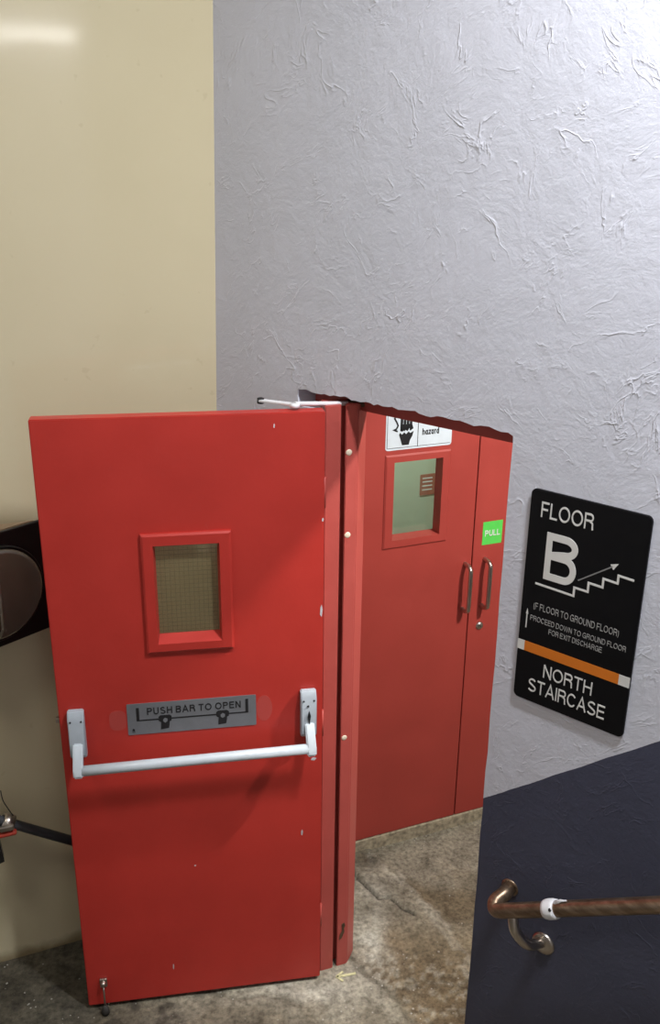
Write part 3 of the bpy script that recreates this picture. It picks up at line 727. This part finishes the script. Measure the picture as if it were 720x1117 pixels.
# door closer on the far face, its arm crossing the top of the leaf to the frame head
dc = MB().box(0.36, 0.60, DT, DT + 0.045, 1.900, 1.955, 0.006).build('door_closer', M['silver'], door)
inv = Matrix.Rotation(-rot(AZ_D), 4, 'Z') @ Matrix.Translation(-dl)
def DL(p): return inv @ Vector(p)
kn = DL((-0.098, 2.428, 2.000)); e1 = DL((-0.196, 2.505, 1.992)); e2 = DL((0.045, 2.497, 1.986)); e3 = DL((0.118, 2.515, 1.980))
v = (e1 - kn).normalized(); nrm = Vector((-v.y, v.x, 0)) * 0.010
fa = MB()
t = bmesh.new(); fr = [t.verts.new(q_) for q_ in (kn + nrm, e1 + nrm, e1 - nrm, kn - nrm)]; f = t.faces.new(fr)
r = bmesh.ops.extrude_face_region(t, geom=[f])
for g in r['geom']:
    if isinstance(g, bmesh.types.BMVert): g.co.z += 0.007
bmesh.ops.recalc_face_normals(t, faces=t.faces[:]); bmesh.ops.bevel(t, geom=t.edges[:], offset=0.0015, segments=1, affect='EDGES')
fa._merge(t).lathe([(0, 0.012), (0.013, 0.011), (0.014, 0.0), (0, 0.0)], kn - Vector((0, 0, .004)), (0, 0, 1), 18)
fa.build('closer_lever', M['white'], dc)
MB().tube([e1 + Vector((0, 0, 0.01)), e1 + Vector((0, 0.001, -0.004))], 0.010, 12).build('spindle', M['ink'], dc)
MB().tube([kn + Vector((0, 0, 0.006)), kn.lerp(e2, 0.5) + Vector((0, 0, 0.006)), e2 + Vector((0, 0, 0.006))], 0.0062, 12).build('closer_rod', M['white'], dc)
MB().tube([e2 + Vector((0, 0, 0.006)), e2.lerp(e3, .2) + Vector((0, 0, 0.006)), e2.lerp(e3, .5) + Vector((0, 0, 0.006)), e3 + Vector((0, 0, .004))], [0.004, 0.0075, 0.009, 0.007], 10).build('closer_shoe', M['rust'], dc)

# ------------------------------------------------------------------ cupboard doors behind the opening
O2 = C(0, E_)
def D2(name, label): return empty(name, O2, AZ_C, label, 'door', kind='structure')
dA = D2('door_2', 'red cupboard leaf with a small window and an electrical hazard sticker')
hx0, hx1, hz0, hz1 = 0.636, 0.829, 1.345, 1.640
holed_panel(LEAF0, SPLIT - 0.002, 0.046, LEAF_TOP, hx0, hx1, hz0, hz1, 0.0, 0.044, 0.002).build('leaf', M['red2'], dA)
wf = bead('window_frame', 0.601, 0.862, 1.313, 1.668, hx0, hx1, hz0, hz1, 0.0, 0.006, M['red2'], dA, 0.003, 0.046)
MB().box(hx0 - 0.01, hx1 + 0.01, 0.046, 0.051, hz0 - 0.01, hz1 + 0.01).build('glass_pane', M['clear'], wf)
def pull(parent, x, z0, z1):
    pts = bez([(x, 0.002, z1), (x, -0.025, z1), (x, -0.040, z1 - 0.008), (x, -0.046, z1 - 0.03), (x, -0.046, z0 + 0.03), (x, -0.040, z0 + 0.008), (x, -0.025, z0), (x, 0.002, z0)], 6)
    h = MB().tube(pts, 0.0085, 14).build('pull_handle', M['steel'], parent); tag(h, 'steel pull handle'); return h
pull(dA, 0.951, 1.018, 1.207)
# hazard sticker
hz = MB().prism_xz(rrect(0.600, 0.860, 1.684, 1.850, 0.010), -0.0012, 0.0).build('hazard_sticker', M['sticker'], dA)
tag(hz, 'white electrical hazard sticker with a hand')
mb = MB()
mb.prism_xz([(0.664, 1.700), (0.690, 1.700), (0.694, 1.716), (0.703, 1.732), (0.707, 1.748), (0.694, 1.742), (0.688, 1.748), (0.678, 1.739), (0.671, 1.746), (0.662, 1.738), (0.655, 1.746), (0.651, 1.738), (0.657, 1.722)], -0.0018, -0.0012)
for k, (fx0, top) in enumerate(((0.660, 1.795), (0.672, 1.803), (0.684, 1.803), (0.696, 1.795))):
    mb.prism_xz([(fx0 - 0.005, 1.755), (fx0 - 0.001, 1.749), (fx0 + 0.004, 1.756), (fx0 + 0.0055, top), (fx0, top + 0.006), (fx0 - 0.005, top)], -0.0018, -0.0012)
mb.prism_xz([(0.655, 1.752), (0.664, 1.749), (0.672, 1.757), (0.680, 1.751), (0.690, 1.760), (0.700, 1.754), (0.706, 1.758), (0.700, 1.775), (0.655, 1.775)], -0.0018, -0.0012)
strip(mb, [(0.640, 1.81), (0.632, 1.798), (0.640, 1.785), (0.646, 1.772), (0.640, 1.760), (0.632, 1.757), (0.645, 1.751)], 0.006, -0.0012, 0.0006)
mb.build('hand_pictogram', M['ink'], hz)
text('lettering', 'hazard', 0.742, 0.808, 1.730, 1.754, -0.0012, M['ink'], hz, 0.0006, 0.2, 0.12)
mb = MB(); strip(mb, [(0.7245, 1.690), (0.7245, 1.846)], 0.0022, -0.0012, 0.0005); strip(mb, [(0.606, 1.692), (0.854, 1.692)], 0.0016, -0.0012, 0.0005); strip(mb, [(0.606, 1.692), (0.606, 1.846)], 0.0016, -0.0012, 0.0005)
mb.build('border_line', M['ink'], hz)

dB = D2('door_3', 'red cupboard leaf with a green pull sticker and a lock')
MB().box(SPLIT + 0.002, LEAF1, 0.0, 0.044, 0.046, LEAF_TOP, 0.002).build('leaf', M['red2'], dB)
pull(dB, 1.036, 1.019, 1.214)
lk = MB().lathe([(0, 0.008), (0.010, 0.008), (0.013, 0.006), (0.0165, 0.002), (0.017, 0.0)], (1.0345, 0, 0.930), (0, -1, 0), 24).build('lock', M['steel'], dB)
MB().box(1.0332, 1.0358, -0.0086, -0.007, 0.925, 0.935).build('keyhole', M['ink'], lk)
ps = MB().prism_xz(rrect(1.0185, 1.1040, 1.2720, 1.3650, 0.002), -0.001, 0.0).build('pull_sticker', M['green'], dB)
tag(ps, 'square green pull sticker')
text('lettering', 'PULL', 1.029, 1.094, 1.306, 1.330, -0.001, M['signwhite'], ps, 0.0006, 0.17)

# frame round the cupboard doors and concrete threshold
fr = MB().box(LEAF0 - 0.049, LEAF0 - 0.003, -0.01, 0.07, 0.0, LEAF_TOP + 0.049, 0.002).box(LEAF1 + 0.003, LEAF1 + 0.049, -0.01, 0.07, 0.0, LEAF_TOP + 0.049, 0.002).box(LEAF0 - 0.003, LEAF1 + 0.003, -0.01, 0.07, LEAF_TOP + 0.004, LEAF_TOP + 0.049, 0.002).build('trim_3', M['redframe'])
tag(place(fr, O2, AZ_C), 'red frame round the cupboard doors', 'door frame', kind='structure')
th = MB().box(LEAF0 - 0.003, LEAF1 + 0.003, -0.004, 0.10, -0.02, 0.043, 0.004).build('trim_4', M['concrete'])
tag(place(th, O2, AZ_C), 'low concrete threshold under the cupboard doors', 'threshold', kind='structure')
# the room seen through the cupboard window
rm = MB().box(-0.1, 1.9, 0.95, 1.0, -0.03, 2.5).box(-0.15, -0.1, 0.07, 1.0, -0.03, 2.5).box(1.9, 1.95, 0.07, 1.0, -0.03, 2.5).box(-0.15, 1.95, 0.07, 1.0, 2.5, 2.55).build('wall_back', M['palegreen'])
tag(place(rm, O2, AZ_C), 'pale green walls of the small room behind the cupboard window', kind='structure')
area('cupboard_light', frame(O2, AZ_C, 0.8, 0.5, 2.44), 0.3, 0.1, LIGHTS['cupboard'], (0, 0, rot(AZ_C)), (0.9, 1.0, 0.9))
cl = empty('ceiling_lamp', frame(O2, AZ_C, 0.8, 0.5, 2.45), AZ_C, 'small lamp fixed to the ceiling of the green room', 'lamp')
MB().box(-0.16, 0.16, -0.06, 0.06, 0.0, 0.05, 0.006).build('housing', M['housing'], cl)
nt_ = MB().prism_xz(rrect(-0.03, 0.05, -0.055, 0.05, 0.004), -0.002, 0.0).build('notice', M['notice'])
tag(place(nt_, frame(O2, AZ_C, 1.278, 0.948, 1.19), AZ_C), 'faded red notice on the pale green wall behind the cupboard window', 'notice')
mb = MB()
for zz in (0.03, 0.012, -0.008, -0.028): strip(mb, [(-0.018, zz), (0.035, zz)], 0.006, -0.002, 0.0004)
mb.build('faded_print', M['sticker'], nt_)

# ------------------------------------------------------------------ floor sign on the grey wall
SX, SZ, SW, SH = 1.0870, 1.3290, 0.2970, 0.5645
sg = empty('floor_sign', G(SX, 0, SZ), AZ_G, 'black floor sign with white lettering and orange stripe on the grey wall', 'sign')
SY = -0.0075
board = MB().prism_xz(rrect(0, SW, 0, SH, 0.014), SY, 0.0, 0.0015).build('board', M['signblack'], sg)
def P(gx, gz): return (gx - SX, gz - SZ)
text('floor_lettering', 'FLOOR', 0.0305, 0.1635, 0.4985, 0.5375, SY, M['signwhite'], sg, 0.0008, 0.125)
text('level_letter', 'B', 0.052, 0.1345, 0.3445, 0.4660, SY, M['signwhite'], sg, 0.0012, 0.15)
mb = MB()
strip(mb, [P(1.120, 1.6555), P(1.2215, 1.6530), P(1.2215, 1.6750), P(1.2555, 1.6745), P(1.2555, 1.6975), P(1.290, 1.6965), P(1.290, 1.7185), P(1.3245, 1.717), P(1.3245, 1.7365), P(1.3615, 1.735)], 0.0052, SY, 0.0008)
mb.build('stair_pictogram', M['signwhite'], sg)
mb = MB(); strip(mb, [P(1.2285, 1.6955), P(1.3085, 1.7545)], 0.003, SY, 0.0008); mb.build('arrow_shaft', M['signgrey'], sg)
MB().prism_xz([P(1.3215, 1.7645), P(1.3025, 1.7580), P(1.3105, 1.7465)], SY - 0.0008, SY).build('arrow_head', M['signwhite'], sg)
for body, a, b, z0, z1 in (('(F FLOOR TO GROUND FLOOR)', 1.1215, 1.3425, 1.5870, 1.6045), ('PROCEED DOWN TO GROUND FLOOR', 1.1155, 1.3640, 1.5545, 1.5685), ('FOR EXIT DISCHARGE', 1.1680, 1.3070, 1.5320, 1.5460)):
    text('small_lettering', body, a - SX, b - SX, z0 - SZ, z1 - SZ, SY, M['signdim'], sg, 0.0005, 0.105, 0.19)
mb = MB(); strip(mb, [P(1.1055, 1.530), P(1.1055, 1.570)], 0.0028, SY, 0.0006); mb.prism_xz([P(1.1055, 1.583), P(1.1022, 1.568), P(1.1088, 1.568)], SY - 0.0006, SY)
mb.build('small_arrow', M['signwhite'], sg)
MB().box(0.0195, SW - 0.0275, SY - 0.0006, SY, 0.1375, 0.1645).build('orange_stripe', M['orange'], sg)
MB().box(0.0003, 0.0195, SY - 0.0006, SY, 0.1375, 0.1645).build('white_block', M['signwhite'], sg)
MB().box(SW - 0.0275, SW - 0.0003, SY - 0.0006, SY, 0.1375, 0.1645).build('white_block', M['signwhite'], sg)
text('name_lettering', 'NORTH', 1.1650 - SX, 1.2950 - SX, 0.0815, 0.1175, SY, M['signwhite'], sg, 0.0008, 0.12)
text('name_lettering', 'STAIRCASE', 1.1275 - SX, 1.3335 - SX, 0.0300, 0.0670, SY, M['signwhite'], sg, 0.0008, 0.12)

# ------------------------------------------------------------------ handrail on the dark dado
RX, RZ, RY = 1.150, 0.712, -0.080
SLOPE = 0.675
rl = empty('handrail', G(RX, 0, RZ), AZ_G, 'worn steel handrail fixed to the dark dado of the grey wall', 'handrail')
mb = MB()
path = [(-0.022, 0.004, 0.014)] + bez([(-0.022, -0.03, 0.010), (-0.030, -0.062, 0.0), (-0.014, RY, -0.006), (0.03, RY, 0.020)], 8)
path += [(0.3, RY, 0.02 + 0.27 * SLOPE), (0.8, RY, 0.02 + 0.77 * SLOPE), (1.5, RY, 0.02 + 1.47 * SLOPE)]
mb.tube(path, 0.0205, 20).build('rail', M['rail'], rl)
MB().lathe([(0.026, 0.0), (0.026, 0.002), (0.022, 0.004), (0.0205, 0.004)], (-0.022, 0.0, 0.013), (0, -1, 0), 26).build('end_flange', M['rail'], rl)
def bracket(x):
    zr = 0.02 + (x - 0.03) * SLOPE
    b = MB().tube(bez([(x, RY, zr - 0.018), (x + 0.014, RY - 0.004, zr - 0.060), (x + 0.042, RY + 0.020, zr - 0.105), (x + 0.056, -0.006, zr - 0.128)], 8), 0.0145, 16).build('bracket', M['steel'], rl)
    MB().lathe([(0.034, 0.0), (0.034, 0.004), (0.029, 0.009), (0.012, 0.011), (0, 0.011)], (x + 0.060, 0, zr - 0.132), (0, -1, 0), 26).build('wall_plate', M['steel'], b)
bracket(0.035); bracket(1.05)
# white tag clipped round the rail
cx = 0.140; cz = 0.02 + (cx - 0.03) * SLOPE; ax = Vector((1, 0, SLOPE)).normalized()
ct = MB().lathe([(0.0200, -0.019), (0.0240, -0.018), (0.0262, -0.008), (0.0262, 0.010), (0.0240, 0.019), (0.0200, 0.019)], (cx, RY, cz), ax, 24).build('rail_tag', M['white'], rl)
tag(ct, 'white tag clipped round the rail')
MB().tube([(cx + 0.010, RY - 0.004, cz + 0.026), (cx + 0.024, RY - 0.006, cz + 0.046), (cx + 0.040, RY - 0.006, cz + 0.056)], [0.006, 0.004, 0.0015], 8).build('tag_tail', M['white'], ct)
MB().lathe([(0, 0.0290), (0.0045, 0.0285), (0.005, 0.02)], (cx + 0.006, RY, cz), (0.0, -0.80, 0.60), 12).build('dark_spot', M['ink'], ct)

# ------------------------------------------------------------------ loudspeaker on the cream wall
AZ_S = math.radians(40)
so = C(-0.575, -0.004, 1.256)
ls = empty('loudspeaker', so, AZ_S, 'black square box with glossy dark dome on the cream wall beside the open red door', 'loudspeaker')
# plan of the cabinet, in its own frame: front along x (negative to the left), wall behind at 27.8 degrees
wa = AZ_C - AZ_S
def on_wall(s, off=0.0):  # point on the cream wall at distance s from the right edge, in the cabinet frame
    return (-s * math.cos(wa) - off * 0.0, s * math.sin(wa))
SPW, SPH = 0.330, 0.355
pts = [(0, 0.001), (0.0, 0.012), on_wall(0.05), on_wall(0.30), (-SPW, 0.13), (-SPW, 0.001)]
pts = [(0.0, 0.0), (-0.004, 0.0005)]
pts = [(0.0, 0.0), (-0.09, 0.045), (-0.27, 0.140), (-SPW, 0.150), (-SPW, 0.0)]
MB().prism_xy(pts, 0.0, SPH, 0.004).build('cabinet', M['tan'], ls)
MB().box(-SPW, 0.0, -0.014, 0.0, 0.0, SPH, 0.004).build('front_panel', M['black'], ls)
ccx, ccz, cr_ = -0.163, 0.172, 0.147
MB().lathe([(cr_ * 0.93, 0.0), (cr_, 0.0), (cr_, 0.010), (cr_ * 0.975, 0.014), (cr_ * 0.95, 0.010), (cr_ * 0.93, 0.004)], (ccx, -0.014, ccz), (0, -1, 0), 64).build('rim', M['black'], ls)
prof = [(cr_ * 0.945, 0.003), (cr_ * 0.93, 0.018)] + [(cr_ * 0.90 * math.cos(a), 0.020 + 0.012 * math.sin(a)) for a in [k * PI / 2 / 10 for k in range(11)]]
MB().lathe(prof, (ccx, -0.014, ccz), (0, -1, 0), 64).build('dome', M['dome'], ls)
MB().tube([(-0.186, -0.040, 0.05), (-0.184, -0.060, 0.08), (-0.183, -0.063, 0.17), (-0.184, -0.060, 0.262), (-0.186, -0.040, 0.292)], 0.0045, 10).build('glint_wire', M['steel'], ls)  # added wire, stands in for a bright vertical reflection on the dome

# ------------------------------------------------------------------ dark handrail on the cream wall
OFF = -0.085
r0 = C(-0.80, 0, 0.650)
dr = empty('handrail', r0, AZ_C, 'dark grey handrail sloping along the cream wall behind the open red door', 'handrail')
def zc(x): return 0.0 - 0.68 * x
mb = MB().tube([(-1.0, OFF, zc(-1.0)), (0.0, OFF, zc(0.0)), (0.42, OFF, zc(0.42))], 0.0155, 18).build('rail', M['darkgrey'], dr)
for bx in (-0.7, 0.34):
    b = MB().tube(bez([(bx, OFF, zc(bx) - 0.015), (bx, OFF, zc(bx) - 0.06), (bx, OFF + 0.03, zc(bx) - 0.085), (bx, -0.003, zc(bx) - 0.088)], 6), 0.008, 10).build('bracket', M['darkgrey'], dr)
    MB().lathe([(0.028, 0), (0.028, 0.006), (0, 0.006)], (bx, 0, zc(bx) - 0.088), (0, -1, 0), 20).build('wall_plate', M['darkgrey'], b)
# clamp with a wire and a black strap hanging from the rail
ck = empty('cable_clamp', (0, 0, 0), AZ_C, 'red and silver clamp with a thin wire'); ck.parent = dr
ck.location = (0.030, OFF, zc(0.03)); ck.rotation_euler = (0, 0, 0)
ax = Vector((1, 0, -0.68)).normalized()
jw = MB().lathe([(0.0198, -0.018), (0.027, -0.018), (0.029, 0.0), (0.027, 0.018), (0.0198, 0.018)], (0, 0, 0), ax, 22).build('clamp_band', M['steel'], ck)
MB().box(-0.024, 0.020, -0.036, -0.024, -0.010, 0.010, 0.004).build('clamp_screw', M['steel'], jw)
MB().box(-0.050, 0.026, -0.030, 0.014, -0.036, -0.020, 0.006).build('red_grip', M['redplastic'], ck)
MB().tube(bez([(0.022, 0.0, 0.016), (0.008, -0.004, 0.055), (-0.003, 0.0, 0.085), (-0.006, 0.004, 0.120)], 6), 0.0016, 8).build('wire', M['ink'], ck)
st = MB().prism_xz([(-0.075, 0.0), (-0.030, 0.012), (-0.028, -0.06), (-0.022, -0.128), (-0.045, -0.135), (-0.075, -0.14)], -0.030, 0.012, 0.004).build('black_strap', M['black'], ck)

# ------------------------------------------------------------------ lamps of the stairwell (above the frame)
la = empty('batten_lamp', STAIR_LAMP, AZ_G, 'white batten lamp hanging close to the grey wall above the stairs', 'lamp')
MB().box(-0.34, 0.34, -0.08, 0.08, 0.0, 0.06, 0.01).build('housing', M['housing'], la)
for sx in (-0.25, 0.25): MB().tube([(sx, 0, 0.06), (sx, 0, 0.30)], 0.006, 8).build('hanger', M['housing'], la)
lb = empty('panel_lamp', LANDING_LAMP, 0, 'square white panel lamp on the ceiling over the landing', 'lamp')
MB().box(-0.3, 0.3, -0.3, 0.3, 0.0, 0.059, 0.008).build('housing', M['housing'], lb)
_m = (TUBE_A + TUBE_B) / 2; _d = TUBE_B - TUBE_A; _u = _d.normalized(); _w = Vector((_u.y, -_u.x, 0))
if _w.y < 0: _w = -_w
pr = MB().prism_xy([TUBE_A - _w * 0.06 - _u * 0.01, TUBE_B - _w * 0.06 + _u * 0.2, TUBE_B - _w * 0.3 + _u * 0.2, TUBE_A - _w * 0.3 - _u * 0.01], -0.03, CEIL).build('wall_pier', M['white'])
tag(pr, 'white painted pier behind the stairs', kind='structure')
lt = empty('tube_lamp', _m - _w * 0.06, 0, 'white fluorescent tube lamp fixed to the white pier', 'lamp')
lt.rotation_euler = (0, 0, math.atan2(-_d.y, -_d.x))
hl = _d.length / 2
MB().box(-hl, hl, -0.0, 0.035, -0.03, 0.03, 0.004).build('housing', M['housing'], lt)
MB().tube([(-hl + .02, 0.052, 0), (hl - .02, 0.060, 0)], 0.024, 14).build('tube', M['diffuser'], lt)
lc = empty('lobby_lamp', LOBBY_LAMP, AZ_G, 'small pendant lamp in the lobby behind the grey wall', 'lamp')
MB().box(-0.07, 0.07, -0.07, 0.07, 0.0, 0.04, 0.008).build('housing', M['housing'], lc)
MB().tube([(0, 0, 0.04), (0, 0, CEIL - 2.68)], 0.006, 8).build('hanger', M['housing'], lc)
